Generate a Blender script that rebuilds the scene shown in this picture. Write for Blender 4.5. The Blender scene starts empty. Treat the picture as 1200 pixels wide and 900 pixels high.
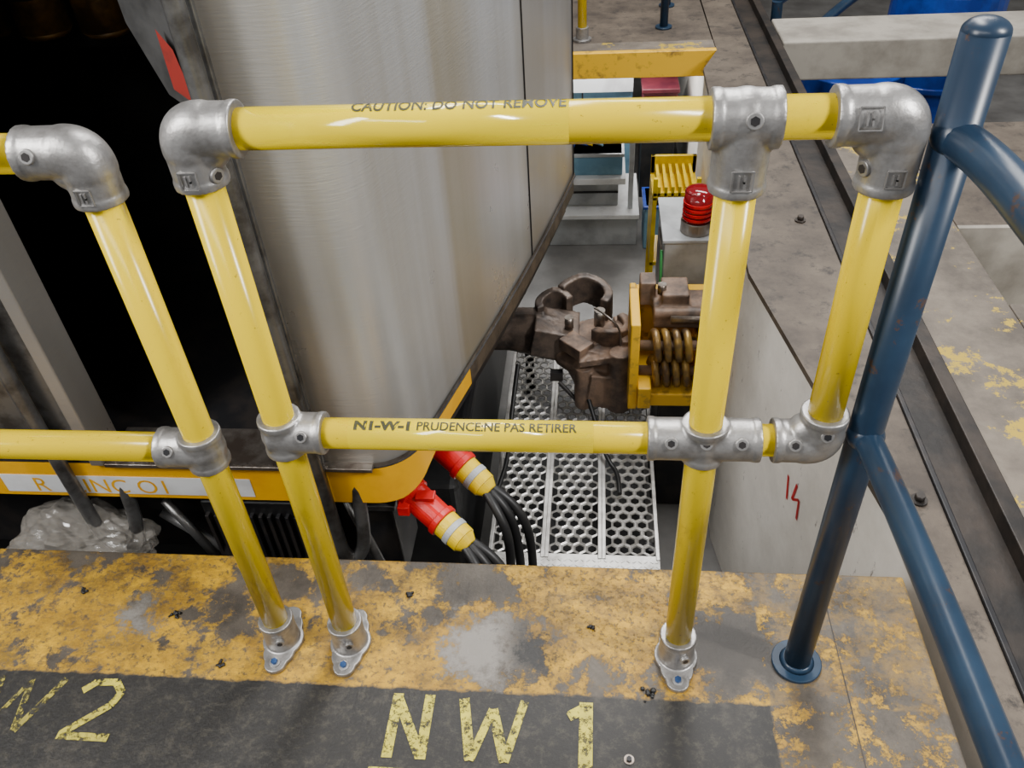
import bpy, bmesh, math, random
from mathutils import Vector, Matrix
from mathutils import noise as mn
random.seed(7)
COL=bpy.context.collection
# ------------------------------------------------------------ materials
class NB:
    def __init__(s,name):
        s.m=bpy.data.materials.new(name);s.m.use_nodes=True;s.t=s.m.node_tree
        s.b=s.t.nodes["Principled BSDF"];s.co=s.t.nodes.new("ShaderNodeTexCoord")
    def lk(s,a,b): s.t.links.new(a,b)
    def inp(s,n,k,v):
        if v is None: return
        if hasattr(v,"is_output"): s.lk(v,n.inputs[k])
        else:
            if isinstance(v,tuple) and len(v)==3 and n.inputs[k].type=='RGBA': v=v+(1,)
            n.inputs[k].default_value=v
    def mp(s,scale=(1,1,1),loc=(0,0,0)):
        n=s.t.nodes.new("ShaderNodeMapping");s.lk(s.co.outputs["Object"],n.inputs[0]);n.inputs["Scale"].default_value=scale;n.inputs["Location"].default_value=loc
        return n.outputs[0]
    def noise(s,scale,detail=5,rough=.6,vec=None,dist=0):
        n=s.t.nodes.new("ShaderNodeTexNoise");n.inputs["Scale"].default_value=scale;n.inputs["Detail"].default_value=detail;n.inputs["Roughness"].default_value=rough;n.inputs["Distortion"].default_value=dist
        s.lk(vec if vec else s.co.outputs["Object"],n.inputs["Vector"]);return n.outputs[0]
    def mr(s,v,a,b,c=0.,d=1.):
        n=s.t.nodes.new("ShaderNodeMapRange");s.inp(n,0,v);n.inputs[1].default_value=a;n.inputs[2].default_value=b;n.inputs[3].default_value=c;n.inputs[4].default_value=d;return n.outputs[0]
    def mix(s,f,a,b):
        n=s.t.nodes.new("ShaderNodeMix");n.data_type='RGBA';s.inp(n,0,f);s.inp(n,6,a);s.inp(n,7,b);return n.outputs[2]
    def ma(s,op,a,b=None):
        n=s.t.nodes.new("ShaderNodeMath");n.operation=op;s.inp(n,0,a);s.inp(n,1,b);return n.outputs[0]
    def xyz(s):
        n=s.t.nodes.new("ShaderNodeSeparateXYZ");s.lk(s.co.outputs["Object"],n.inputs[0]);return n.outputs
    def bump(s,h,st=.3,d=.01):
        n=s.t.nodes.new("ShaderNodeBump");n.inputs["Strength"].default_value=st;n.inputs["Distance"].default_value=d;s.lk(h,n.inputs["Height"]);s.lk(n.outputs[0],s.b.inputs["Normal"])
    def fin(s,col,rough=.5,metal=0.,**k):
        s.inp(s.b,"Base Color",col);s.inp(s.b,"Roughness",rough);s.inp(s.b,"Metallic",metal)
        for a,v in k.items(): s.inp(s.b,a.replace("_"," "),v)
        return s.m
def pm(name,c1,c2=None,scale=8,rough=.5,metal=0.,lo=.45,hi=.6,bump=0,stretch=(1,1,1),detail=5):
    n=NB(name)
    if c2 is None: c2=tuple(x*.7 for x in c1)
    v=n.noise(scale,detail,.6,n.mp(stretch))
    if bump: n.bump(n.noise(scale*4,4,.6),bump,.004)
    return n.fin(n.mix(n.mr(v,lo,hi),c1,c2),rough,metal)
n=NB("rail_yellow_paint")
X,Y,Z=n.xyz()
d=n.mr(n.noise(26,7,.75,n.mp((1,1,.35))),.56,.72)
low=n.mr(Z,.55,.05,.2,1.)
d2=n.mr(n.noise(120,3,.7),.66,.72)
YEL=n.fin(n.mix(n.ma('MULTIPLY',d2,.8),n.mix(n.ma('MULTIPLY',d,low),(.66,.475,.0),(.30,.19,.003)),(.26,.17,.01)),.2,0.,Specular_IOR_Level=.35)
TAPE=pm("label_tape",(.74,.56,.0),(.71,.53,.0),10,.12)
ALU=pm("cast_aluminium",(.37,.36,.35),(.24,.23,.22),45,.40,.75,.4,.7,.12)
ALUP=pm("plate_aluminium",(.55,.54,.52),(.4,.39,.37),60,.4,.7)
n=NB("blue_pipe_paint")
BLU=n.fin(n.mix(n.mr(n.noise(18,9,.82),.59,.62),n.mix(n.mr(n.noise(6,4),.4,.65),(.015,.036,.068),(.009,.021,.042)),(.055,.032,.024)),.33,0.,Specular_IOR_Level=.4)
DARK=pm("dark_steel",(.018,.018,.02),(.035,.03,.028),10,.45,.4)
BLK=pm("black_rubber",(.008,.008,.009),(.014,.014,.014),10,.45)
RUST=pm("rusty_cast_steel",(.24,.155,.105),(.085,.062,.05),13,.55,.15,.4,.64,.6)
RUSTD=pm("greasy_cast_steel",(.15,.11,.085),(.055,.045,.04),13,.42,.35,.4,.64,.6)
STEEL=pm("bare_steel",(.3,.27,.24),(.14,.11,.09),12,.35,.8,.4,.6,.2)
SPR=pm("greasy_spring_steel",(.40,.25,.06),(.14,.09,.05),16,.35,.45,.4,.6,.2)
GREYT=pm("grey_tube",(.2,.2,.2),(.09,.085,.08),14,.33,.75,.45,.65)
YEQ=pm("equipment_yellow",(.8,.46,.015),(.22,.13,.04),12,.45,0,.54,.68,.2)
SKY=pm("skirt_yellow",(.80,.40,.002),(.65,.29,.005),5,.35,0,.5,.75)
RED=pm("red_plastic",(.6,.006,.008),(.45,.006,.006),10,.3)
REDD=pm("faded_red_sticker",(.24,.02,.015),(.16,.02,.015),20,.5)
INP=pm("cab_panel_grey",(.085,.085,.085),(.05,.05,.05),6,.4,.3)
YPL=pm("plug_yellow",(.80,.56,.0),(.62,.42,.0),10,.35)
CAB=pm("cabinet_grey",(.44,.46,.47),(.32,.33,.34),6,.4)
LBL=pm("light_blue_paint",(.17,.33,.44),(.12,.25,.35),6,.45)
WHT=pm("off_white",(.74,.75,.75),(.58,.58,.58),5,.5)
MAR=pm("maroon",(.14,.02,.03),(.08,.01,.02),5,.5)
BLUB=pm("blue_plastic",(.01,.06,.4),(.008,.035,.25),5,.35)
TXT=pm("label_ink",(.025,.025,.004),(.035,.035,.006),20,.5)
FLO=pm("floor_concrete",(.2,.195,.185),(.11,.105,.10),3,.45,0,.35,.65,.2)
n=NB("dirty_concrete")
a=n.mr(n.noise(3,8,.7),.38,.62);b=n.mr(n.noise(14,8,.75),.53,.66)
n.bump(n.noise(60,6,.7),.4,.003)
DCON=n.fin(n.mix(b,n.mix(a,(.125,.098,.072),(.05,.038,.029)),(.022,.018,.015)),.6)
n=NB("yellow_dirty_concrete")
a=n.mr(n.noise(3,8,.7),.4,.62);b=n.mr(n.noise(5,9,.78,n.mp((1,1,1),(4,2,0))),.555,.58)
n.bump(n.noise(60,6,.7),.4,.003)
YCON=n.fin(n.mix(b,n.mix(a,(.18,.15,.118),(.08,.066,.053)),(.42,.29,.03)),.65)
n=NB("whitewashed_wall")
a=n.mr(n.noise(2.5,8,.7),.4,.75);b=n.mr(n.noise(30,6,.7,n.mp((1,1,.4))),.64,.7)
n.bump(n.noise(40,6,.7),.4,.003)
WALL=n.fin(n.mix(b,n.mix(a,(.86,.82,.75),(.62,.58,.52)),(.28,.25,.22)),.7)
BEIGE=pm("beige_concrete",(.36,.33,.28),(.21,.19,.16),5,.7,0,.4,.65,.3)
BEAM=pm("beam_brown",(.036,.027,.021),(.013,.011,.010),7,.5,.2,.4,.6,.3)
SILL=pm("grimy_sill",(.10,.075,.052),(.035,.028,.022),14,.5,.2,.4,.6,.3)
# deck
n=NB("deck_paint")
X,Y,Z=n.xyz()
jit=n.ma('MULTIPLY',n.ma('SUBTRACT',n.noise(25,4),.5),.02)
yy=n.ma('ADD',Y,jit)
band=n.mr(yy,-.092,-.086)
right=n.mr(n.ma('ADD',X,jit),.325,.33)
big=n.noise(3.2,4,.6);med=n.noise(11,10,.75);fine=n.noise(70,7,.8)
def spot(cx,cy,r,soft=.05,sx=1.):
    q=n.ma('SQRT',n.ma('ADD',n.ma('POWER',n.ma('MULTIPLY',n.ma('SUBTRACT',X,cx),sx),2.),n.ma('POWER',n.ma('SUBTRACT',Y,cy),2.)))
    q=n.ma('ADD',q,n.ma('MULTIPLY',n.ma('SUBTRACT',n.noise(14,9,.8),.5),.3))
    return n.mr(q,r,r+soft,1.,0.)
bare=n.ma('MAXIMUM',spot(-.19,.0,.075,.02,.8),n.ma('MAXIMUM',spot(.27,.02,.085,.02,.8),spot(-.95,.04,.03,.02)))
wear=n.ma('ADD',n.ma('MULTIPLY',big,.45),n.ma('MULTIPLY',med,.55))
far=n.mr(Y,.095,.115)
wb=n.ma('MAXIMUM',n.mr(n.ma('ADD',wear,n.ma('MULTIPLY',far,.025)),.53,.56),bare)
wf=n.mr(fine,.53,.59)
yel=n.ma('MULTIPLY',n.ma('SUBTRACT',1.,wb),n.ma('SUBTRACT',1.,n.ma('MULTIPLY',wf,.85)))
wr=n.mr(n.noise(16,10,.8,n.mp((1,1,1),(3,1,0))),.52,.55)
yelr=n.ma('MULTIPLY',wr,n.ma('SUBTRACT',1.,n.ma('MULTIPLY',wf,.7)))
ymask=n.ma('MAXIMUM',n.ma('MULTIPLY',band,n.ma('MULTIPLY',yel,n.ma('SUBTRACT',1.,n.ma('MULTIPLY',right,.7)))),n.ma('MULTIPLY',n.ma('MULTIPLY',right,yelr),.9))
conc=n.mix(n.mr(n.noise(9,9,.75),.35,.7),(.035,.028,.021),(.12,.10,.077))
conc=n.mix(n.ma('MULTIPLY',spot(-.225,-.0,.035,.06,.9),.7),conc,(.27,.25,.225))
conc=n.mix(n.ma('MULTIPLY',spot(-.96,.03,.01,.05,.9),.6),conc,(.25,.235,.21))
conc=n.mix(spot(-.115,.01,.02,.04,.9),conc,(.015,.014,.013))
conc=n.mix(n.ma('MULTIPLY',spot(.26,.03,.06,.05,.8),.8),conc,(.028,.024,.02))
blk=n.mix(n.mr(n.noise(40,9,.84),.5,.75),(.014,.013,.012),(.075,.066,.048))
blk=n.mix(n.mr(n.noise(5,8,.78),.52,.75),blk,(.05,.044,.036))
base=n.mix(n.ma('MAXIMUM',band,right),blk,conc)
ycol=n.mix(n.mr(n.noise(7,8,.75),.4,.62),(.62,.35,.006),(.35,.185,.008))
grime=n.ma('MULTIPLY',n.mr(n.noise(9,10,.82,n.mp((1,1.4,1),(7,3,0))),.42,.60),n.mr(far,0,1,.7,.92))
ycol=n.mix(grime,ycol,(.055,.036,.018))
col=n.mix(ymask,base,ycol)
n.bump(n.ma('ADD',n.ma('MULTIPLY',ymask,.3),n.noise(120,6,.7)),.5,.003)
DECK=n.fin(col,.5)
n=NB("stencil_paint")
al=n.mr(n.noise(60,8,.84),.49,.56,1.,0.)
STEN=n.fin(n.mix(n.mr(n.noise(25,5),.4,.65),(.62,.54,.05),(.38,.33,.05)),.6,0.,Alpha=al)
n=NB("stencil_paint_worn")
al=n.mr(n.noise(45,8,.82),.46,.52,.8,0.)
STENW=n.fin(n.mix(n.mr(n.noise(25,5),.4,.65),(.5,.42,.06),(.3,.26,.06)),.6,0.,Alpha=al)
# train steel
n=NB("train_steel")
st=n.noise(3.2,4,.5,n.mp((2.2,2.2,.15)));st2=n.noise(9,3,.5,n.mp((3,3,.08)));cl=n.noise(4,6,.6)
X,Y,Z=n.xyz()
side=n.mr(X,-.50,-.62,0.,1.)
brown=n.ma('MULTIPLY',n.mr(st,.46,.68),.4)
c=n.mix(n.mr(st2,.35,.7),(.57,.575,.575),(.51,.51,.50))
c=n.mix(brown,c,(.40,.36,.28))
yst=n.ma('MULTIPLY',n.ma('MULTIPLY',n.mr(n.ma('ADD',Y,n.ma('MULTIPLY',st2,.1)),.84,.9),n.mr(n.ma('ADD',Y,n.ma('MULTIPLY',st2,.1)),1.15,1.0)),.5)
c=n.mix(yst,c,(.37,.31,.18))
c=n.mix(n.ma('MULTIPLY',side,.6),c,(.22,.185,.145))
c=n.mix(n.ma('MULTIPLY',n.mr(Y,1.39,1.42),.45),c,(.27,.235,.19))
c=n.mix(n.ma('MULTIPLY',n.mr(n.ma('ADD',Z,n.ma('MULTIPLY',cl,.2)),.45,.12),.4),c,(.22,.17,.11))
c=n.mix(n.mr(n.noise(30,8,.8),.72,.75),c,(.12,.09,.06))
n.bump(n.noise(240,2,.5,n.mp((.08,.08,1))),.35,.0016)
TST=n.fin(c,n.mr(cl,.3,.7,.26,.36),.6)
# ------------------------------------------------------------ builders
def grp(name,loc=(0,0,0)):
    e=bpy.data.objects.new(name,None);e.empty_display_size=.1;COL.objects.link(e);return e
def put(o,par,mat=None,smooth=False):
    COL.objects.link(o)
    if mat: o.data.materials.append(mat)
    if par: o.parent=par
    if smooth and o.type=='MESH':
        for p in o.data.polygons:p.use_smooth=True
    return o
def mesh(name,vs,fs,mat,par=None,smooth=False,bev=0):
    m=bpy.data.meshes.new(name);m.from_pydata([tuple(v) for v in vs],[],fs);m.update()
    b=bmesh.new();b.from_mesh(m);bmesh.ops.recalc_face_normals(b,faces=b.faces);b.to_mesh(m);b.free()
    o=put(bpy.data.objects.new(name,m),par,mat,smooth)
    if bev:
        q=o.modifiers.new("b",'BEVEL');q.width=bev;q.segments=3;q.limit_method='ANGLE'
    return o
def box(name,x0,x1,y0,y1,z0,z1,mat,par=None,bev=.004,rot=None):
    c=Vector(((x0+x1)/2,(y0+y1)/2,(z0+z1)/2));vs=[]
    for x in(x0,x1):
        for y in(y0,y1):
            for z in(z0,z1):
                v=Vector((x,y,z))
                if rot: v=c+Matrix.Rotation(rot[1],3,rot[0])@(v-c)
                vs.append(v)
    return mesh(name,vs,[(0,1,3,2),(4,6,7,5),(0,4,5,1),(2,3,7,6),(0,2,6,4),(1,5,7,3)],mat,par,False,bev)
def bm_cyl(b,p0,p1,r0,r1=None,seg=32):
    p0=Vector(p0);p1=Vector(p1);d=p1-p0;r1=r0 if r1 is None else r1
    mt=Matrix.Translation((p0+p1)/2)@d.to_track_quat('Z','Y').to_matrix().to_4x4()
    bmesh.ops.create_cone(b,cap_ends=True,segments=seg,radius1=r0,radius2=r1,depth=d.length,matrix=mt)
def bm_sph(b,p,r,sc=(1,1,1)):
    bmesh.ops.create_uvsphere(b,u_segments=24,v_segments=16,radius=r,matrix=Matrix.Translation(p)@Matrix.Diagonal((*sc,1)))
def bm_box(b,c,s,rot=None):
    mt=Matrix.Translation(c)
    if rot: mt=mt@Matrix.Rotation(rot[1],4,rot[0])
    bmesh.ops.create_cube(b,size=1,matrix=mt@Matrix.Diagonal((*s,1)))
def from_bm(b,name,mat,par,smooth=True,remesh=0,bev=0,sm=2):
    m=bpy.data.meshes.new(name);b.to_mesh(m);b.free()
    o=put(bpy.data.objects.new(name,m),par,mat)
    if remesh:
        q=o.modifiers.new("r",'REMESH');q.mode='VOXEL';q.voxel_size=remesh;q.use_smooth_shade=True
        q=o.modifiers.new("s",'SMOOTH');q.iterations=sm;q.factor=.5
    elif bev:
        q=o.modifiers.new("b",'BEVEL');q.width=bev;q.segments=3;q.limit_method='ANGLE'
    if smooth:
        for p in m.polygons:
            p.use_smooth=len(p.vertices)==4 and remesh==0 and bev==0
    return o
def cyl(name,p0,p1,r,mat,par=None,r1=None,seg=32,bev=0):
    b=bmesh.new();bm_cyl(b,p0,p1,r,r1,seg);return from_bm(b,name,mat,par,True,0,bev)
def tube(name,pts,r,mat,par=None,smooth=True,res=8,cyc=False):
    c=bpy.data.curves.new(name,'CURVE');c.dimensions='3D';c.bevel_depth=r;c.bevel_resolution=5;c.use_fill_caps=True
    s=c.splines.new('NURBS' if smooth else 'POLY');s.points.add(len(pts)-1)
    for i,p in enumerate(pts): s.points[i].co=(*p,1)
    if smooth: s.order_u=3;s.use_endpoint_u=True;s.resolution_u=res
    o=bpy.data.objects.new(name,c);put(o,None,mat)
    bpy.context.view_layer.update()
    ev=o.evaluated_get(bpy.context.evaluated_depsgraph_get());m=bpy.data.meshes.new_from_object(ev)
    bpy.data.objects.remove(o);o2=bpy.data.objects.new(name,m);COL.objects.link(o2);o2.parent=par
    if not m.materials: m.materials.append(mat)
    for p in m.polygons:p.use_smooth=True
    return o2
def textmesh(body,size,bold=0.):
    c=bpy.data.curves.new("t",'FONT');c.body=body;c.size=size;c.offset=bold;c.resolution_u=3
    o=bpy.data.objects.new("t",c);COL.objects.link(o);bpy.context.view_layer.update()
    m=bpy.data.meshes.new_from_object(o.evaluated_get(bpy.context.evaluated_depsgraph_get()))
    bpy.data.objects.remove(o);return m
def text_on_pipe(name,body,size,x0,width,zc,theta,R,mat,par,bold=0.):
    m=textmesh(body,size,bold)
    b=bmesh.new();b.from_mesh(m)
    for _ in range(2):
        e=[e for e in b.edges if abs(e.verts[0].co.y-e.verts[1].co.y)>size*.12]
        bmesh.ops.subdivide_edges(b,edges=e,cuts=1)
    xs=[v.co.x for v in b.verts];a,c=min(xs),max(xs);k=width/(c-a)
    for v in b.verts:
        x=x0+(v.co.x-a)*k;th=theta-(v.co.y-size*.35)/R
        v.co=Vector((x,-R*math.sin(th),zc+R*math.cos(th)))
    b.to_mesh(m);b.free();m.materials.clear();m.materials.append(mat)
    o=bpy.data.objects.new(name,m);COL.objects.link(o);o.parent=par
RP=.0242
# ------------------------------------------------------------ deck
deck=grp("platform_deck")
box("deck_slab",-3.2,.64,-1.6,.21,-.16,0,DECK,deck,.006)
box("deck_beam",-3.2,.6,.02,.19,-.5,-.16,DCON,deck)
box("deck_support",-3.2,.55,-1.6,-1.4,-1.3,-.16,DCON,deck)
box("deck_joint",.469,.471,-1.6,.2,-.001,.0004,BEAM,deck,0)
def stencil(name,lines,mat):
    vs=[];fs=[]
    for k,(p,q,w) in enumerate(lines):
        z=.0012+.00012*k
        p=Vector((*p,z));q=Vector((*q,z));d=(q-p).normalized();nn=Vector((-d.y,d.x,0))*w/2
        i=len(vs);vs+= [p-nn,q-nn,q+nn,p+nn];fs.append((i,i+1,i+2,i+3))
    return mesh(name,vs,fs,mat,None)
w=.019
stencil("painted_stencil_text",[
 ((-.362,-.225),(-.362,-.102),w),((-.362,-.11),(-.303,-.218),w),((-.301,-.225),(-.301,-.102),w),
 ((-.236,-.106),(-.212,-.222),w),((-.212,-.222),(-.180,-.125),w*.8),((-.180,-.125),(-.150,-.222),w),((-.150,-.222),(-.122,-.106),w*.8),
 ((-.040,-.132),(-.010,-.114),w),((-.008,-.103),(-.008,-.235),w*1.3),
 ((-.39,-.247),(-.29,-.247),.008)],STEN)
w=.015
stencil("painted_stencil_text",[
 ((-.985,-.128),(-.965,-.109),w),((-.965,-.109),(-.925,-.107),w),((-.925,-.107),(-.905,-.128),w),((-.905,-.128),(-.915,-.155),w),((-.915,-.155),(-.985,-.215),w),((-.99,-.218),(-.89,-.218),w)],STEN)
w=.013
stencil("painted_stencil_text",[((-1.20,-.105),(-1.185,-.215),w),((-1.165,-.105),(-1.14,-.215),w),((-1.14,-.215),(-1.10,-.11),w*.7),((-1.10,-.11),(-1.08,-.215),w),((-1.08,-.215),(-1.03,-.105),w)],STENW)
g=grp("floor_anchor");cyl("washer",(.068,-.205,0),(.068,-.205,.002),.009,STEEL,g);cyl("head",(.068,-.205,.002),(.068,-.205,.006),.005,DARK,g,seg=6)
for (x,y,r,nm) in ((.112,-.082,.012,"grease_clump"),(-.73,-.06,.006,"grease_clump"),(-.87,.05,.008,"grease_clump"),(.0,.06,.006,"grease_clump"),(-1.1,.1,.006,"grease_clump"),(-.38,.12,.006,"grease_clump")):
    b=bmesh.new()
    for k in range(14):
        q=r*random.random()*.45+.001;bm_sph(b,Vector((x+random.gauss(0,r*.6),y+random.gauss(0,r*.6),q*.6)),q)
    from_bm(b,nm,BLK,None,True)
# ------------------------------------------------------------ fittings
RF=.0325
def leg(b,c,p):
    c=Vector(c);p=Vector(p);d=(p-c).normalized();bm_cyl(b,c,p,RF,RF-.0005);bm_cyl(b,p-d*.010,p,RF+.0012)
def fitting(name,segs,par):
    b=bmesh.new()
    for p0,p1 in segs: leg(b,p0,p1)
    bm_sph(b,Vector(segs[0][0]),RF+.0015)
    return from_bm(b,name,ALU,par,True,.002,0,5)
def elbow(name,c,a,la,bb,lb,par):
    b=bmesh.new();c=Vector(c);a=Vector(a);bb=Vector(bb);k=.02
    for i in range(9):
        t=i/8;p=c+a*k*(1-t)**2+bb*k*t**2;bm_sph(b,p,RF+.0015)
    leg(b,c+a*k,c+a*la);leg(b,c+bb*k,c+bb*lb)
    bm_sph(b,c+(a+bb)*.022,.026)
    return from_bm(b,name,ALU,par,True,.002,0,5)
def screw(p,dirv,par):
    p=Vector(p);d=Vector(dirv).normalized()
    b=bmesh.new();bm_cyl(b,p-d*.004,p+d*.003,.0095);from_bm(b,"set_screw_boss",ALU,par,True,0,.0015)
    cyl("set_screw",p+d*.0032,p+d*.0037,.0055,DARK,par,seg=6)
def plate(p,dirv,par,s=.018):
    p=Vector(p);d=Vector(dirv).normalized();q=d.to_track_quat('Z','Y').to_matrix().to_4x4()
    b=bmesh.new();mt=Matrix.Translation(p)@q
    for (cx,cy,sx,sy) in((0,s/2,s,.0014),(0,-s/2,s,.0014),(s/2,0,.0014,s),(-s/2,0,.0014,s),(-s*.15,0,.002,s*.6),(s*.1,s*.12,.002,s*.4),(s*.1,-s*.15,.002,s*.35)):
        bmesh.ops.create_cube(b,size=1,matrix=mt@Matrix.Translation((cx,cy,.0))@Matrix.Diagonal((sx,sy,.002,1)))
    from_bm(b,"maker_mark",ALU,par,False)
BLUBOLT=pm("blue_zinc_bolt",(.05,.12,.3),(.03,.06,.15),30,.3,.6)
def flange(x,y,par):
    b=bmesh.new()
    bm_cyl(b,(x,y,.0),(x,y,.075),.0345,.032);bm_cyl(b,(x,y,.064),(x,y,.078),.034)
    for yy,r in((-.054,.022),(-.03,.031),(0,.041),(.03,.031),(.054,.022)): bm_cyl(b,(x,y+yy,0),(x,y+yy,.010),r)
    from_bm(b,"base_flange",ALU,par,True,.002,0,3)
    cyl("bolt_washer",(x,y-.056,.010),(x,y-.056,.013),.010,ALUP,par)
    cyl("bolt_head",(x,y-.056,.013),(x,y-.056,.019),.0065,BLUBOLT,par,seg=6)
    screw((x+.012,y-.034,.045),(.3,-1,0),par)
xA,xB,xC,xD=-.618,-.479,.162,.326
ZT,ZM,ZTA,ZMA=1.07,.583,1.045,.546
g=grp("safety_railing")
cyl("post_1",(xB,0,.01),(xB,0,ZT-.008),RP,YEL,g,seg=48)
cyl("post_2",(xC,0,.01),(xC,0,ZT),RP,YEL,g,seg=48)
cyl("short_post",(xD,0,ZM+.008),(xD,0,ZT-.008),RP,YEL,g,seg=48)
cyl("top_rail",(xB+.008,0,ZT),(xD-.008,0,ZT),RP,YEL,g,seg=48)
cyl("mid_rail",(xB,0,ZM),(xD-.008,0,ZM),RP,YEL,g,seg=48)
cyl("label_tape_1",(-.405,0,ZT),(-.030,0,ZT),RP+.0003,TAPE,g,seg=48)
cyl("label_tape_2",(-.37,0,ZM),(.0,0,ZM),RP+.0003,TAPE,g,seg=48)
elbow("elbow_fitting_1",(xB,0,ZT),(1,0,0),.066,(0,0,-1),.068,g)
fitting("tee_fitting_1",[((xC,0,ZT),(xC+.038,0,ZT)),((xC,0,ZT),(xC-.038,0,ZT)),((xC,0,ZT),(xC,0,ZT-.084))],g)
elbow("elbow_fitting_2",(xD,0,ZT),(-1,0,0),.072,(0,0,-1),.085,g)
fitting("tee_fitting_2",[((xB,0,ZM),(xB,0,ZM+.034)),((xB,0,ZM),(xB,0,ZM-.034)),((xB,0,ZM),(xB+.068,0,ZM)),((xB,0,ZM),(xB-.018,0,ZM))],g)
fitting("cross_fitting",[((xC,0,ZM),(xC,0,ZM+.034)),((xC,0,ZM),(xC,0,ZM-.034)),((xC,0,ZM),(xC+.080,0,ZM)),((xC,0,ZM),(xC-.083,0,ZM))],g)
elbow("elbow_fitting_3",(xD,0,ZM),(0,0,1),.058,(-1,0,0),.066,g)
def on(x,z,dirv,r=.0325):
    d=Vector(dirv).normalized();return Vector((x,0,z))+d*r
screw(on(xC+.005,ZT,(0,-1,.3),.033),(0,-1,.3),g);screw(on(xC,ZM,(0,-1,.6),.033),(0,-1,.6),g)
screw(on(xC+.05,ZM,(0,-1,.6),.0325),(0,-1,.6),g);screw(on(xC-.05,ZM,(0,-1,.6),.0325),(0,-1,.6),g)
screw(on(xB+.04,ZM,(0,-1,.6),.0325),(0,-1,.6),g);screw(on(xD,ZM+.025,(0,-1,.4),.0325),(0,-1,.4),g)
screw(on(xB+.0,ZT-.05,(.9,-.5,0),.0325),(.9,-.5,0),g);screw(on(xD,ZT-.055,(-.9,-.4,0),.0325),(-.9,-.4,0),g)
screw(on(xD-.04,ZM,(0,-1,.6),.0325),(0,-1,.6),g)
plate(on(xB,ZT-.05,(0,-1,0),.0328),(0,-1,0),g,.022);plate(on(xC,ZT-.06,(0,-1,0),.0328),(0,-1,0),g,.024)
plate(on(xD-.04,ZT,(0,-1,.3),.0328),(0,-1,.3),g,.024);plate(on(xD-.0,ZT-.06,(0,-1,0),.0328),(0,-1,0),g,.02)
flange(xB,0,g);flange(xC,0,g)
rt=RP+.0008
text_on_pipe("label_text","CAUTION: DO NOT REMOVE",.026,-.275,.242,ZT,math.radians(6),rt,TXT,g,.0004)
text_on_pipe("label_text_bold","N1-W-1",.022,-.361,.086,ZM,math.radians(14),rt,TXT,g,.0011)
text_on_pipe("label_text_small","PRUDENCE:NE PAS RETIRER",.022,-.264,.240,ZM,math.radians(14),rt,TXT,g,.0003)
g=grp("safety_railing")
cyl("post",(xA,0,.01),(xA,0,ZTA-.008),RP,YEL,g,seg=48)
cyl("top_rail",(-1.9,0,ZTA),(xA-.008,0,ZTA),RP,YEL,g,seg=48)
cyl("mid_rail",(-1.9,0,ZMA),(xA,0,ZMA),RP,YEL,g,seg=48)
cyl("post_far",(-1.9,0,.01),(-1.9,0,ZTA),RP,YEL,g,seg=48)
elbow("elbow_fitting_1",(xA,0,ZTA),(-1,0,0),.076,(0,0,-1),.064,g)
elbow("elbow_fitting_2",(-1.9,0,ZTA),(1,0,0),.07,(0,0,-1),.062,g)
fitting("tee_fitting",[((xA,0,ZMA),(xA,0,ZMA+.034)),((xA,0,ZMA),(xA,0,ZMA-.034)),((xA,0,ZMA),(xA-.072,0,ZMA))],g)
screw(on(xA-.05,ZTA,(0,-1,.3),.0325),(0,-1,.3),g);screw(on(xA-.045,ZMA,(0,-1,.6),.0325),(0,-1,.6),g)
plate(on(xA,ZTA-.045,(0,-1,0),.0328),(0,-1,0),g,.02)
flange(xA,0,g);flange(-1.9,0,g)
# ------------------------------------------------------------ blue handrail
g=grp("blue_handrail")
xb=.388
b=bmesh.new();bm_cyl(b,(xb,0,0),(xb,0,1.155),.0240,seg=48);bm_sph(b,(xb,0,1.155),.0240,(1,1,.6));from_bm(b,"post",BLU,g)
b=bmesh.new();bm_cyl(b,(xb,0,0),(xb,0,.008),.046);from_bm(b,"base_disc",BLU,g,True,0,.002)
b=bmesh.new();bm_cyl(b,(xb,0,.008),(xb,0,.016),.032,.0255);from_bm(b,"base_weld",BLU,g)
tube("upper_rail",[(xb-.002,.0,1.045),(xb+.010,-.05,1.050),(xb+.010,-.25,1.050),(xb+.010,-.7,1.050),(xb+.010,-1.5,1.050)],.0215,BLU,g)
tube("lower_rail",[(xb,0,.60),(xb+.008,-.1,.60),(xb+.022,-.45,.60),(xb+.04,-1.5,.60)],.0195,BLU,g)
for z in(1.047,.6):
    b=bmesh.new();bmesh.ops.create_uvsphere(b,u_segments=24,v_segments=12,radius=.0265,matrix=Matrix.Translation((xb,-.004,z))@Matrix.Diagonal((1,1,.95,1)));from_bm(b,"weld_collar",BLU,g)
cyl("post_near",(xb+.02,-1.5,0),(xb+.02,-1.5,1.16),.0245,BLU,g)
# ------------------------------------------------------------ train
T=grp("subway_train")
def plan(off=0.):
    pts=[(-.64,.45-off)]
    cx,cy,r=-.535,.565,.115+off
    for i in range(0,13):
        a=-math.pi/2+ (math.pi/2-.225)*i/12
        pts.append((cx+r*math.cos(a),cy+r*math.sin(a)))
    x0,y0=pts[-1];n_=10
    ex,ey=-.085+off,1.97
    for i in range(1,n_+1):
        t=i/n_;pts.append((x0+(ex-x0)*t+.018*math.sin(math.pi*t),y0+(ey-y0)*t))
    m=[(x,3.94-y) for x,y in pts[::-1]][1:]
    return pts+m
def ribbon(name,pts,z0,z1,mat,par,zf=None):
    N=len(pts);fs=[]
    vs=[(x,y,zf(x,y) if zf else z0) for x,y in pts]+[(x,y,z1) for x,y in pts]
    for i in range(N-1): fs.append((i,i+1,N+i+1,N+i))
    return mesh(name,vs,fs,mat,par,True)
P=plan()
ribbon("end_body_shell",P,.05,2.6,TST,T)
ribbon("body_bottom_strip",plan(.006),.045,.060,STEEL,T)
sk=plan(.010)
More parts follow.
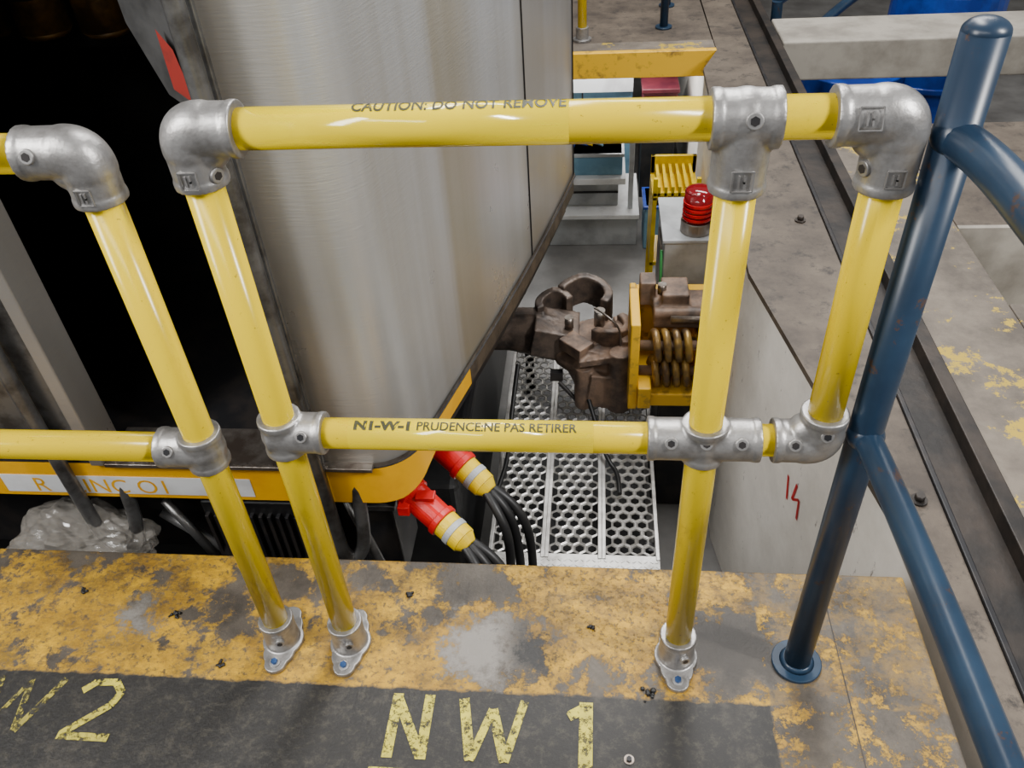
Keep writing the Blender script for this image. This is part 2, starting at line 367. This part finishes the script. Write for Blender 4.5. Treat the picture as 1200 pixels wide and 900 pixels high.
ysk=[(-3.4,sk[0][1])]+[p for p in sk if p[1]<.9]
def zf(x,y):
    t=min(1,max(0,(y-.46)/.16));return -.075+.068*t
ribbon("yellow_skirt",ysk,-.075,.045,SKY,T,zf)
sk2=[p for p in plan(.002) if p[1]>.44]
ribbon("end_sill",sk2,-.02,.046,SILL,T)
ribbon("end_apron",[p for p in plan(-.03) if p[1]>.47],-.10,-.0,DARK,T)
vs=[(x,y,-.074) for x,y in plan(-.03)[:8]]+[(-.6,1.0,-.074),(-3.4,1.0,-.074),(-3.4,.44,-.074)];mesh("skirt_underside",vs,[tuple(range(len(vs)))],DARK,T)
vs=[(x,y,.046) for x,y in sk]+[(-3.4,3.5,.046),(-3.4,.44,.046)];mesh("cab_floor",vs,[tuple(range(len(vs)))],DARK,T)
box("side_panel",-3.4,-1.215,.445,.50,.05,2.6,GREYT,T,.003)
box("door_pillar",-1.225,-1.19,.425,.52,.05,2.6,TST,T,.004)
box("door_jamb",-.672,-.638,.44,.58,.05,2.6,GREYT,T,.004)
box("door_sill",-1.19,-.52,.425,.56,.046,.058,STEEL,T,.002)
for k in range(26): box("sill_tread_%d"%k,-1.17+k*.022,-1.158+k*.022,.43,.436,.058,.061,STEEL,T,0,('Z',.6 if k%2 else -.6))
box("cab_ceiling",-3.4,-.3,.5,3.4,2.6,2.64,DARK,T)
box("cab_back_wall",-3.4,-.45,1.45,1.5,.05,2.6,BLK,T)
box("cab_side_wall",-2.1,-2.05,.5,1.45,.05,2.6,BLK,T)
box("cab_console",-.66,-.60,.6,1.45,.05,2.6,BLK,T)
box("skirt_label",-1.5,-.84,.4385,.4395,-.062,.0,WHT,T,0)
m=textmesh("R   LINC O1",.07);o=bpy.data.objects.new("skirt_lettering",m);m.materials.clear();m.materials.append(SKY)
COL.objects.link(o);o.matrix_world=Matrix.Translation((-1.42,.438,-.058))@Matrix.Rotation(math.pi/2,4,'X');o.parent=T
def seam(y,name):
    i=min(range(len(P)),key=lambda k:abs(P[k][1]-y));x=P[i][0]
    cyl(name,(x+.001,P[i][1],.05),(x+.001,P[i][1],2.6),.003,DARK,T,seg=8)
seam(1.40,"end_seam_1");seam(1.97,"end_seam_2")
tube("grab_rail_1",[(-.655,.41,2.4),(-.655,.41,1.2),(-.645,.41,-.16),(-.64,.41,-.25),(-.61,.42,-.27),(-.585,.43,-.22),(-.58,.45,-.1),(-.58,.46,.0)],.018,GREYT,T)
tube("grab_rail_2",[(-1.30,.42,2.4),(-1.30,.42,1.2),(-1.30,.42,-.14),(-1.285,.42,-.24),(-1.24,.425,-.27),(-1.2,.43,-.22),(-1.19,.45,-.1),(-1.19,.46,.0)],.0175,GREYT,T)
cg=grp("drink_can_display")
GOLD=pm("can_gold",(.20,.11,.03),(.07,.04,.015),12,.4,.5)
PRT=pm("can_print",(.012,.01,.01),(.02,.015,.01),12,.5)
box("panel",-2.0,-.95,1.2,1.22,.8,2.2,BLK,cg)
for r in range(2):
    for k in range(7):
        x=-2.0+k*.16;z=1.0+r*.33
        b=bmesh.new();bm_cyl(b,(x,1.13,z-.13),(x,1.13,z+.11),.062);bm_cyl(b,(x,1.13,z+.11),(x,1.13,z+.14),.062,.05);bm_cyl(b,(x,1.13,z-.145),(x,1.13,z-.13),.05,.062);from_bm(b,"can_%d"%(r*7+k),GOLD,cg)
        b=bmesh.new();bm_cyl(b,(x,1.13,z-.05),(x,1.13,z+.03),.0625);from_bm(b,"can_band_%d"%(r*7+k),PRT,cg)
cg.parent=T
mesh("inner_panel",[(-.86,.62,1.02),(-.80,.58,.90),(-.68,.50,.86),(-.68,.50,2.3),(-.90,.62,2.3)],[(0,1,2,3,4)],INP,T)
mesh("warning_sticker",[(-.765,.538,.925),(-.715,.507,.905),(-.735,.520,1.0),(-.765,.539,1.03)],[(0,1,2,3)],REDD,T)
# ------------------------------------------------------------ underfloor equipment
U=grp("underfloor_equipment")
box("bolster",-3.0,-.62,.62,.9,-.5,-.1,DARK,U,.01)
box("truck_area_dark_box",-2.6,-.46,1.0,3.0,-1.26,-.62,BLK,U,.03)  # dark box added to blacken the space around the truck under the train
box("equipment_case",-1.02,-.72,.47,.62,-.4,-.12,BLK,U,.008)
for k in range(12): box("fin_%d"%k,-1.01+k*.024,-1.0+k*.024,.455,.48,-.34,-.16,DARK,U,.001)
box("case_foot",-1.04,-.70,.44,.50,-.4,-.37,BEAM,U,.004)
box("junction_case",-.64,-.53,.53,.72,-.5,-.08,DARK,U,.01)
box("case_lid",-.65,-.52,.52,.73,-.2,-.18,GREYT,U,.003)
cyl("air_pipe",(-1.16,.5,-.2),(-.95,.46,-.35),.014,GREYT,U);cyl("air_pipe_2",(-1.12,.48,-.13),(-1.02,.45,-.33),.012,GREYT,U)
cyl("air_pipe_3",(-.62,.47,-.1),(-.54,.44,-.42),.013,GREYT,U);cyl("air_pipe_4",(-.72,.45,-.15),(-.66,.45,-.4),.010,GREYT,U)
cyl("air_reservoir",(-.9,.8,-.42),(-.55,.8,-.42),.08,GREYT,U)
box("hanger_1",-.62,-.56,.8,1.1,-.45,-.12,DARK,U,.01)
box("hanger_2",-.62,-.45,1.4,2.3,-.48,-.12,DARK,U,.02)
b=bmesh.new();bc=Vector((-1.36,.42,-.24));bmesh.ops.create_icosphere(b,subdivisions=5,radius=.15,matrix=Matrix.Translation(bc)@Matrix.Diagonal((1.3,.7,.6,1)))
for v in b.verts: v.co+= (v.co-bc).normalized()*(.05*mn.noise(v.co*14)+.03*abs(mn.noise(v.co*35)))
nb=NB("clear_plastic");BAG=nb.fin((.30,.28,.25),.15,0.,Alpha=.5)
from_bm(b,"plastic_bag",BAG,None,False)
def plug(p0,p1,dz):
    g=grp("power_connector");p0=Vector(p0);p1=Vector(p1);d=(p1-p0).normalized();L=(p1-p0).length
    b=bmesh.new();bm_cyl(b,p0,p0+d*L*.55,.041,.038);bm_cyl(b,p0,p0+d*.02,.047);bm_cyl(b,p0+d*L*.5,p0+d*L*.58,.044);from_bm(b,"shell",RED,g,True,0,.003)
    b=bmesh.new();bm_cyl(b,p0+d*L*.58,p0+d*L*.70,.038,.037);bm_cyl(b,p0+d*L*.78,p0+d*L*.9,.037,.036);from_bm(b,"yellow_ring",YPL,g,True,0,.002)
    b=bmesh.new();bm_cyl(b,p0+d*L*.70,p0+d*L*.78,.039);from_bm(b,"grey_ring",CAB,g,True,0,.002)
    b=bmesh.new();bm_cyl(b,p0+d*L*.9,p1,.034,.02);from_bm(b,"gland",YPL,g,True,0,.002)
    s=d.cross(Vector((0,0,1))).normalized()
    b=bmesh.new();bm_box(b,p0+d*L*.3+Vector((0,0,.044)),(.05,.03,.012));bm_box(b,p0+d*L*.12+s*.045,(.03,.03,.03));from_bm(b,"latch",RED,g,False,0,.002)
    e=p1
    for j,o_ in enumerate((0,.028,-.026)):
        tube("cable_%d"%j,[e-d*.01+s*o_*.4,e+d*.05+s*o_,e+d*(.09+.01*j)+s*o_*1.3+Vector((0,0,-.07)),e+d*.10+s*o_*2+Vector((.0,0,-.3)),e+d*.09+s*o_*2+Vector((-.02,.03,-.8))],.013,BLK,g)
plug((-.48,.55,-.15),(-.31,.43,-.22),0);plug((-.45,.73,-.12),(-.275,.61,-.21),0)
# ------------------------------------------------------------ pit
mesh("floor",[(-6,-3,-1.3),(6,-3,-1.3),(6,10,-1.3),(-6,10,-1.3)],[(0,1,2,3)],FLO)
G=grp("perforated_grating");GR=pm("galvanised_steel",(.56,.55,.53),(.34,.33,.31),14,.4,.6,.45,.65,.2)
zg=-.9
def hexplate(name,x0,x1,y0,y1,pitch):
    b=bmesh.new();n_=round((x1-x0)/pitch);pw=(x1-x0)/n_;Rr=pw/math.sqrt(3);rows=int((y1-y0)/(1.5*Rr))
    for r in range(rows):
        for c in range(n_ if r%2==0 else n_-1):
            cx=x0+pw*(c+.5+(.5 if r%2 else 0));cy=y0+Rr+r*1.5*Rr
            o_=[];i_=[]
            for k in range(6):
                a=math.pi/6+k*math.pi/3
                o_.append(b.verts.new((cx+Rr*math.cos(a),cy+Rr*math.sin(a),zg)));i_.append(b.verts.new((cx+Rr*.76*math.cos(a),cy+Rr*.76*math.sin(a),zg+.004)))
            for k in range(6): b.faces.new((o_[k],o_[(k+1)%6],i_[(k+1)%6],i_[k]))
    bmesh.ops.remove_doubles(b,verts=b.verts,dist=.0004)
    o=from_bm(b,name,GR,G,False);q=o.modifiers.new("s",'SOLIDIFY');q.thickness=.006
xs=[-.37,-.168,.034,.236]
for k in range(3):
    hexplate("plank_%d"%k,xs[k]+.012,xs[k+1]-.012,.95,2.35,.044)
    for x in(xs[k],xs[k+1]-.014): box("plank_flange_%d"%k,x,x+.014,.93,2.37,zg-.03,zg+.008,GR,G,.002)
box("front_plate",-.37,.236,.86,.95,zg-.004,zg+.004,GR,G,.002)
for k in range(30):
    for j in range(3): box("tread_%d_%d"%(k,j),-.36+k*.02,-.347+k*.02,.875+j*.022,.879+j*.022,zg+.004,zg+.006,GR,G,0,('Z',.7 if (k+j)%2 else -.7))
box("front_lip",-.37,.236,.85,.86,zg-.12,zg+.006,GR,G,.002)
for x in(-.33,.19):
    for y in(1.0,2.2): box("leg",x,x+.04,y,y+.04,-1.3,zg-.03,DARK,G,.002)
box("under_grating_shade",-.36,.22,.97,2.3,-1.29,-1.2,BLK,G)  # black slab darkens the floor to stand in for shade below the grating
# ------------------------------------------------------------ right wall, beam, slab
W=[(.78,-1.6),(.70,.16),(.49,1.37),(.52,3.2),(.61,3.46),(.62,6.5)]
vs=[];fs=[]
for x,y in W: vs+=[(x,y,-1.3),(x,y,-.005)]
for i in range(len(W)-1): fs.append((2*i,2*i+2,2*i+3,2*i+1))
mesh("wall_right",vs,fs,WALL)
tp=[(x-.006,y,0.0) for x,y in W]+[(.775,6.5,0),(.775,-1.6,0)];N=len(tp)
mesh("wall_top_ledge",tp+[(x,y,-.02) for x,y,z in tp],[tuple(range(N)),tuple(range(N,2*N))]+[(i,(i+1)%N,(i+1)%N+N,i+N) for i in range(N)],DCON)
g=grp("steel_track_beam")
box("web",.776,.935,-1.6,6.5,-.09,-.035,BEAM,g,.002)
box("flange_left",.776,.79,-1.6,6.5,-.1,.008,DARK,g,.003)
box("flange_right",.895,.935,-1.6,6.5,-.1,.008,BEAM,g,.003)
box("lower_web",.84,.88,-1.6,6.5,-.6,-.1,BEAM,g,.002)
for i,(x,y) in enumerate(((.73,.42),(.70,1.7),(.97,.1))):
    q=grp("anchor_bolt");cyl("washer",(x,y,0),(x,y,.006),.018,BEAM,q);cyl("nut",(x,y,.006),(x,y,.02),.011,BEAM,q,seg=6)
box("ledge_slab",.937,1.20,-1.6,2.6,-.3,0,YCON,None,.004)
g=grp("concrete_slab")
box("near",1.202,3.2,-1.6,1.2,-.3,0,YCON,g,.004)
box("far",1.202,3.2,1.66,2.5,-.3,0,DCON,g,.004)
box("recess_back",1.202,3.2,1.64,1.66,-.5,-.0,BEIGE,g,0)
box("recess_floor",1.202,3.2,1.2,1.66,-.42,-.36,BEIGE,g,0)
box("concrete_beam",.95,3.6,3.55,3.95,-.2,0,BEIGE,None,.01)
box("wall_lower",.93,4,2.9,3.0,-1.3,-.5,BEIGE,None,0)
def wx(y): return .70+(y-.16)*(.49-.70)/(1.37-.16)-.003
pts=[((.72,-.26),(.70,-.36)),((.66,-.23),(.67,-.32)),((.67,-.32),(.63,-.27)),((.63,-.27),(.62,-.36))]
vs=[];fs=[]
for (y0,z0),(y1,z1) in pts:
    y0+=.14;y1+=.14;z0=z0*.8-.17;z1=z1*.8-.17
    i=len(vs);vs+=[(wx(y0),y0,z0),(wx(y1),y1,z1),(wx(y1-.012),y1-.012,z1),(wx(y0-.012),y0-.012,z0)];fs.append((i,i+1,i+2,i+3))
mesh("red_graffiti_mark",vs,fs,RED)
# ------------------------------------------------------------ coupler
K=grp("train_coupler")
def blob(b,pts):
    for i in range(len(pts)-1):
        (p,r),(q,s)=pts[i],pts[i+1];p=Vector(p);q=Vector(q);N=max(2,int((q-p).length/.012))
        for k in range(N+1):
            t=k/N;bmesh.ops.create_icosphere(b,subdivisions=2,radius=r+(s-r)*t,matrix=Matrix.Translation(p.lerp(q,t)))
b=bmesh.new()
bm_cyl(b,(-.62,1.86,-.58),(-.3,1.84,-.58),.085,.08);blob(b,[((-.34,1.84,-.58),.08),((-.2,1.82,-.58),.10),((-.1,1.8,-.6),.09)])
bm_box(b,(-.16,1.80,-.56),(.18,.18,.13),('Y',.2));bm_box(b,(-.28,1.84,-.50),(.16,.05,.06))
from_bm(b,"shank",RUSTD,K,True,.006,0,3)
b=bmesh.new()
bm_box(b,(-.01,1.76,-.62),(.19,.17,.2),('Z',.35));bm_box(b,(.06,1.70,-.66),(.14,.14,.26),('Z',-.15))
bm_cyl(b,(.10,1.63,-.80),(.10,1.63,-.52),.048,.042);bm_cyl(b,(-.04,1.64,-.80),(-.04,1.64,-.6),.038)
bm_box(b,(.02,1.62,-.55),(.16,.04,.03),('Y',-.2));bm_box(b,(.03,1.62,-.70),(.1,.05,.16),('Y',.12));bm_box(b,(-.07,1.68,-.53),(.08,.12,.05),('Z',.8))
blob(b,[((-.12,1.72,-.62),.04),((-.05,1.66,-.62),.045),((.02,1.66,-.70),.04)])
bm_box(b,(.12,1.75,-.53),(.06,.18,.07),('Z',.2))
from_bm(b,"coupler_head",RUST,K,True,.005,0,2)
def arc(c,r,a0,a1,h,tx,name,mat,rem=.006):
    b=bmesh.new();N=18
    for k in range(N):
        a=a0+(a1-a0)*k/(N-1);bm_box(b,(c[0]+r*math.cos(a),c[1]+r*math.sin(a),c[2]-.02*abs(math.cos(a))),(tx,r*3.2/N+.012,h),('Z',a))
    from_bm(b,name,mat,K,True,rem,0,2)
arc((-.045,1.90,-.47),.10,-.5,2.6,.13,.036,"guard_arm",RUSTD)
arc((-.16,1.87,-.48),.065,.6,3.6,.10,.034,"lock_lifter",RUSTD)
arc((.06,1.76,-.50),.07,-2.4,.8,.09,.034,"knuckle",RUST)
b=bmesh.new();bm_cyl(b,(-.14,1.66,-.70),(-.04,1.62,-.80),.009);bm_box(b,(-.15,1.68,-.68),(.05,.03,.04));from_bm(b,"uncoupling_lever",DARK,K,False)
b=bmesh.new();bm_cyl(b,(.02,1.78,-.5),(.02,1.78,-.43),.022);bm_cyl(b,(-.1,1.76,-.5),(-.1,1.76,-.45),.018);from_bm(b,"pin",STEEL,K)
tube("hanging_hose",[(-.02,1.6,-.74),(.03,1.45,-.82),(.06,1.38,-.868),(.1,1.32,-.875),(.1,1.22,-.875)],.009,BLK,K)
tube("hanging_hose_2",[(-.3,1.65,-.6),(-.33,1.5,-.78),(-.33,1.35,-.86),(-.36,1.22,-.87)],.009,BLK,K)
tube("chain_wire",[(-.0,1.78,-.42),(.05,1.7,-.40),(.11,1.68,-.46),(.1,1.66,-.54)],.004,STEEL,K)
# ------------------------------------------------------------ buffer
Bf=grp("spring_buffer")
box("side_plate",.13,.165,1.50,1.74,-.70,-.30,YEQ,Bf,.006);box("side_plate_rear",.135,.16,1.72,1.84,-.62,-.34,YEQ,Bf,.006)
box("back_plate",.16,.66,1.80,1.86,-.66,-.36,YEQ,Bf,.006)
box("front_lug",.165,.215,1.48,1.58,-.68,-.58,YEQ,Bf,.006)
box("base_plate",.16,.68,1.52,1.86,-.70,-.64,YEQ,Bf,.006)
box("right_block",.39,.66,1.50,1.80,-.64,-.52,YEQ,Bf,.01)
box("right_arm",.62,.66,1.46,1.84,-.68,-.33,YEQ,Bf,.006,('Y',.12))
b=bmesh.new();bm_box(b,(.38,1.72,-.38),(.32,.16,.07));bm_box(b,(.30,1.74,-.33),(.1,.13,.08));bm_box(b,(.50,1.66,-.43),(.2,.16,.1));bm_cyl(b,(.22,1.66,-.36),(.60,1.66,-.36),.024)
bm_box(b,(.2,1.78,-.33),(.06,.08,.1));bm_box(b,(.58,1.72,-.34),(.06,.12,.1))
from_bm(b,"clamp_assembly",RUST,Bf,True,.006,0,2)
cyl("clamp_pin",(.28,1.62,-.36),(.60,1.62,-.36),.014,STEEL,Bf);cyl("clamp_bolt",(.25,1.72,-.31),(.25,1.72,-.27),.018,STEEL,Bf,seg=6);cyl("clamp_bolt_2",(.55,1.72,-.34),(.55,1.72,-.28),.018,STEEL,Bf,seg=6)
for j,z in enumerate((-.45,-.57)):
    pts=[]
    for k in range(4*16+1):
        a=k/16*2*math.pi;pts.append((.215+k/16*.038,1.58+.045*math.cos(a),z+.055*math.sin(a)))
    tube("coil_spring_%d"%j,pts,.0145,SPR,Bf,True,3)
    cyl("spring_rod_%d"%j,(.17,1.58,z),(.4,1.58,z),.02,RUST,Bf)
box("support_column",.25,.55,1.55,1.86,-1.3,-.70,DARK,Bf,.01)
# ------------------------------------------------------------ cabinet + beacon
E=grp("electrical_cabinet")
box("body",.27,.50,1.96,2.30,-.62,-.225,CAB,E,.006);box("lid",.262,.508,1.95,2.31,-.235,-.22,CAB,E,.003);box("stand",.3,.48,2.0,2.25,-1.3,-.62,DARK,E,.003)
box("hinge",.262,.27,2.0,2.2,-.5,-.3,STEEL,E,.002);tube("conduit",[(.275,1.93,-.60),(.268,1.93,-.5),(.262,1.96,-.35),(.262,1.98,-.28)],.006,pm("green_wire",(.06,.4,.12)),E)
Q=grp("beacon_light");c=(.395,2.03)
cyl("base",(*c,-.22),(*c,-.17),.062,STEEL,Q,bev=.003)
nb=NB("beacon_lens");LENS=nb.fin((.22,.004,.008),.08,0.,Transmission_Weight=.2)
LGLOW=NB("beacon_lens_lit").fin((.55,.004,.008),.1,0.)
b=bmesh.new();bm_cyl(b,(*c,-.17),(*c,-.05),.056,.054);bm_sph(b,Vector((*c,-.05)),.054,(1,1,.3))
from_bm(b,"lens",LENS,Q)
for k in range(4):cyl("lens_ring_%d"%k,(*c,-.16+k*.02),(*c,-.148+k*.02),.059,LGLOW,Q,bev=.002)
# ------------------------------------------------------------ yellow rack
R_=grp("yellow_storage_rack")
for x in(.27,.47):
    for y in(2.7,2.95): box("leg",x,x+.02,y,y+.02,-1.3,-.33,YPL,R_,.002)
box("top_front",.27,.49,2.7,2.72,-.42,-.40,YPL,R_,.002);box("tray_back",.27,.49,2.95,2.97,-.42,-.33,YPL,R_,.002)
box("tray",.27,.49,2.7,2.97,-.44,-.425,YPL,R_,.002)
for k in range(6): box("rib_%d"%k,.29+k*.032,.305+k*.032,2.7,2.95,-.425,-.37,YPL,R_,.002)
box("shelf",.27,.49,2.7,2.97,-.8,-.78,YPL,R_,.002);box("side_panel",.27,.275,2.72,2.95,-.8,-.44,YPL,R_,.002)
# ------------------------------------------------------------ background
FP=grp("far_platform")
box("slab",-1.6,.60,3.48,6.5,-.03,0,DCON,FP,.004);box("edge_beam",-1.6,.605,3.46,3.5,-.13,.002,YEQ,FP,.004)
box("painted_edge",-1.6,.60,3.5,3.62,.0,.002,YCON,FP,0);box("under_slab",-1.6,.60,3.5,6.5,-.13,-.03,DARK,FP,.0)
g=grp("safety_railing")
x=-.08
cyl("post",(x,3.68,0),(x,3.68,1.07),RP,YEL,g);b=bmesh.new();bm_cyl(b,(x,3.68,0),(x,3.68,.07),.034);bm_cyl(b,(x,3.68,0),(x,3.68,.012),.05);from_bm(b,"base_flange",ALU,g,True,0,.002)
cyl("top_rail",(-1.6,3.68,1.07),(x,3.68,1.07),RP,YEL,g);cyl("mid_rail",(-1.6,3.68,.55),(x,3.68,.55),RP,YEL,g)
g=grp("blue_handrail")
for xx,y_ in((.36,3.85),(.40,4.25)): cyl("post",(xx,y_,0),(xx,y_,1.1),.022,BLU,g);cyl("base_disc",(xx,y_,0),(xx,y_,.01),.045,BLU,g)
cyl("top_rail",(.36,3.85,1.1),(.40,4.25,1.1),.022,BLU,g)
g=grp("workbench")
box("lower_cabinet",-.30,.26,3.75,4.3,-1.3,-1.10,CAB,g,.006);box("step_tread",-.32,.27,3.72,4.3,-1.10,-1.07,WHT,g,.004)
box("drawer_unit",-.30,.14,3.85,4.35,-1.07,-.88,CAB,g,.006);box("drawer_gap",-.30,.14,3.84,3.86,-.98,-.97,DARK,g,0)
box("bench_top",-.32,.18,3.75,4.35,-.88,-.84,WHT,g,.004);box("blue_crate",-.28,.16,3.80,4.2,-.84,-.70,LBL,g,.006);box("crate_lid",-.29,.17,3.79,4.21,-.72,-.70,CAB,g,.003)
box("leg",.20,.23,3.8,3.84,-1.07,-.6,CAB,g,.003)
g=grp("tool_pile")
for k in range(26):
    x=-.22+random.random()*.32;y=3.84+random.random()*.3
    m_=[YPL,BLUB,BLK,YEL,LBL,BLUB][k%6]
    b=bmesh.new();bm_cyl(b,(x,y,-.664),(x+.06*random.random(),y+.05,-.58),.032,.02);from_bm(b,"tool_%d"%k,m_,g,True,0,.003)
g=grp("storage_cabinet")
box("body",-.5,.24,4.6,5.0,-1.3,-.5,LBL,g,.01);box("top",-.52,.26,4.58,5.02,-.5,-.40,WHT,g,.005);box("door_gap",-.1,-.09,4.59,4.6,-1.2,-.55,DARK,g,0)
box("front_rail",-.5,.24,4.57,4.6,-.62,-.52,WHT,g,.003);box("handle",-.05,.1,4.56,4.58,-.7,-.68,DARK,g,.002)
g=grp("parts_bin");box("body",.30,.52,4.4,4.7,-.85,-.55,MAR,g,.01);box("rim",.29,.53,4.39,4.71,-.57,-.54,MAR,g,.006);box("stand",.3,.52,4.4,4.7,-1.3,-.85,DARK,g)
g=grp("storage_crate");box("body",.3,.5,3.7,3.95,-1.3,-1.0,LBL,g,.01);box("rim",.29,.51,3.69,3.96,-1.02,-1.0,BLUB,g,.004)
box("wall_back",-6,6,9.5,9.7,-1.3,4,DCON,None,0)
g=grp("blue_storage_drum")
for k,(x,y,z) in enumerate(((2.15,4.7,-.45),(1.62,4.6,-.9))):
    b=bmesh.new();bm_cyl(b,(x,y,z-.4),(x,y,z+.4),.33);
    for q in(-.15,.15): bm_cyl(b,(x,y,z+q-.02),(x,y,z+q+.02),.345)
    from_bm(b,"drum_%d"%k,BLUB,g,True,0,.01)
g=grp("pipe_guard")
tube("pipe_1",[(1.0,4.1,.05),(1.25,4.5,.05),(1.6,5.0,.05)],.03,BLU,g);tube("pipe_2",[(1.0,4.1,.05),(1.02,4.12,-.2),(1.02,4.15,-1.3)],.03,BLU,g)
tube("pipe_3",[(1.25,4.1,-.1),(1.45,4.5,-.1),(1.8,5.0,-.1)],.03,BLU,g)
# ------------------------------------------------------------ lights
def area(name,loc,sx,sy,e,tgt=None,col=(1,.985,.965)):
    l=bpy.data.lights.new(name,'AREA');l.shape='RECTANGLE';l.size=sx;l.size_y=sy;l.energy=e;l.color=col
    o=bpy.data.objects.new(name,l);o.location=loc;COL.objects.link(o)
    if tgt: o.rotation_euler=(Vector(tgt)-Vector(loc)).to_track_quat('-Z','Y').to_euler()
    return o
area("ceiling_or_fill_light",(2.6,-.9,2.9),.2,1.0,165,(-.2,.8,.3))  # added to put a highlight streak on the train corner, not a ceiling lamp
area("ceiling_or_fill_light",(1.4,5.0,4.2),3,.5,180,(.4,3.5,-1))
area("ceiling_or_fill_light",(-1.2,-2.4,3.6),3,.5,60,(.3,.6,-.3))
area("ceiling_or_fill_light",(-2.3,-1.0,2.5),.5,1.6,110,(.6,.8,-.4))  # fill light added from the left to brighten the right wall, no real fixture
area("ceiling_or_fill_light",(.3,2.4,4.3),.6,2.5,190,(.2,1.8,-1))
area("under_platform_fill_light",(.0,4.3,-.16),.9,.12,18,(.0,4.0,-1.3))  # fill light added to brighten the back below the far platform
w=bpy.data.worlds.new("hall_ambient");bpy.context.scene.world=w;w.use_nodes=True
w.node_tree.nodes["Background"].inputs[0].default_value=(.78,.8,.83,1);w.node_tree.nodes["Background"].inputs[1].default_value=.33
# ------------------------------------------------------------ camera
cd=bpy.data.cameras.new("camera");cam=bpy.data.objects.new("camera",cd);COL.objects.link(cam)
cd.sensor_width=36;cd.lens=36*963.9/1200;cd.clip_start=.02
R=Vector((.99504,.08219,-.05604));F=Vector((-.09896,.76098,-.64118))
F.normalize();R=(R-F*R.dot(F)).normalized();U_=R.cross(F)
cam.matrix_world=Matrix(((R.x,U_.x,-F.x,0),(R.y,U_.y,-F.y,-.8946),(R.z,U_.z,-F.z,1.4394),(0,0,0,1)))
bpy.context.scene.camera=cam
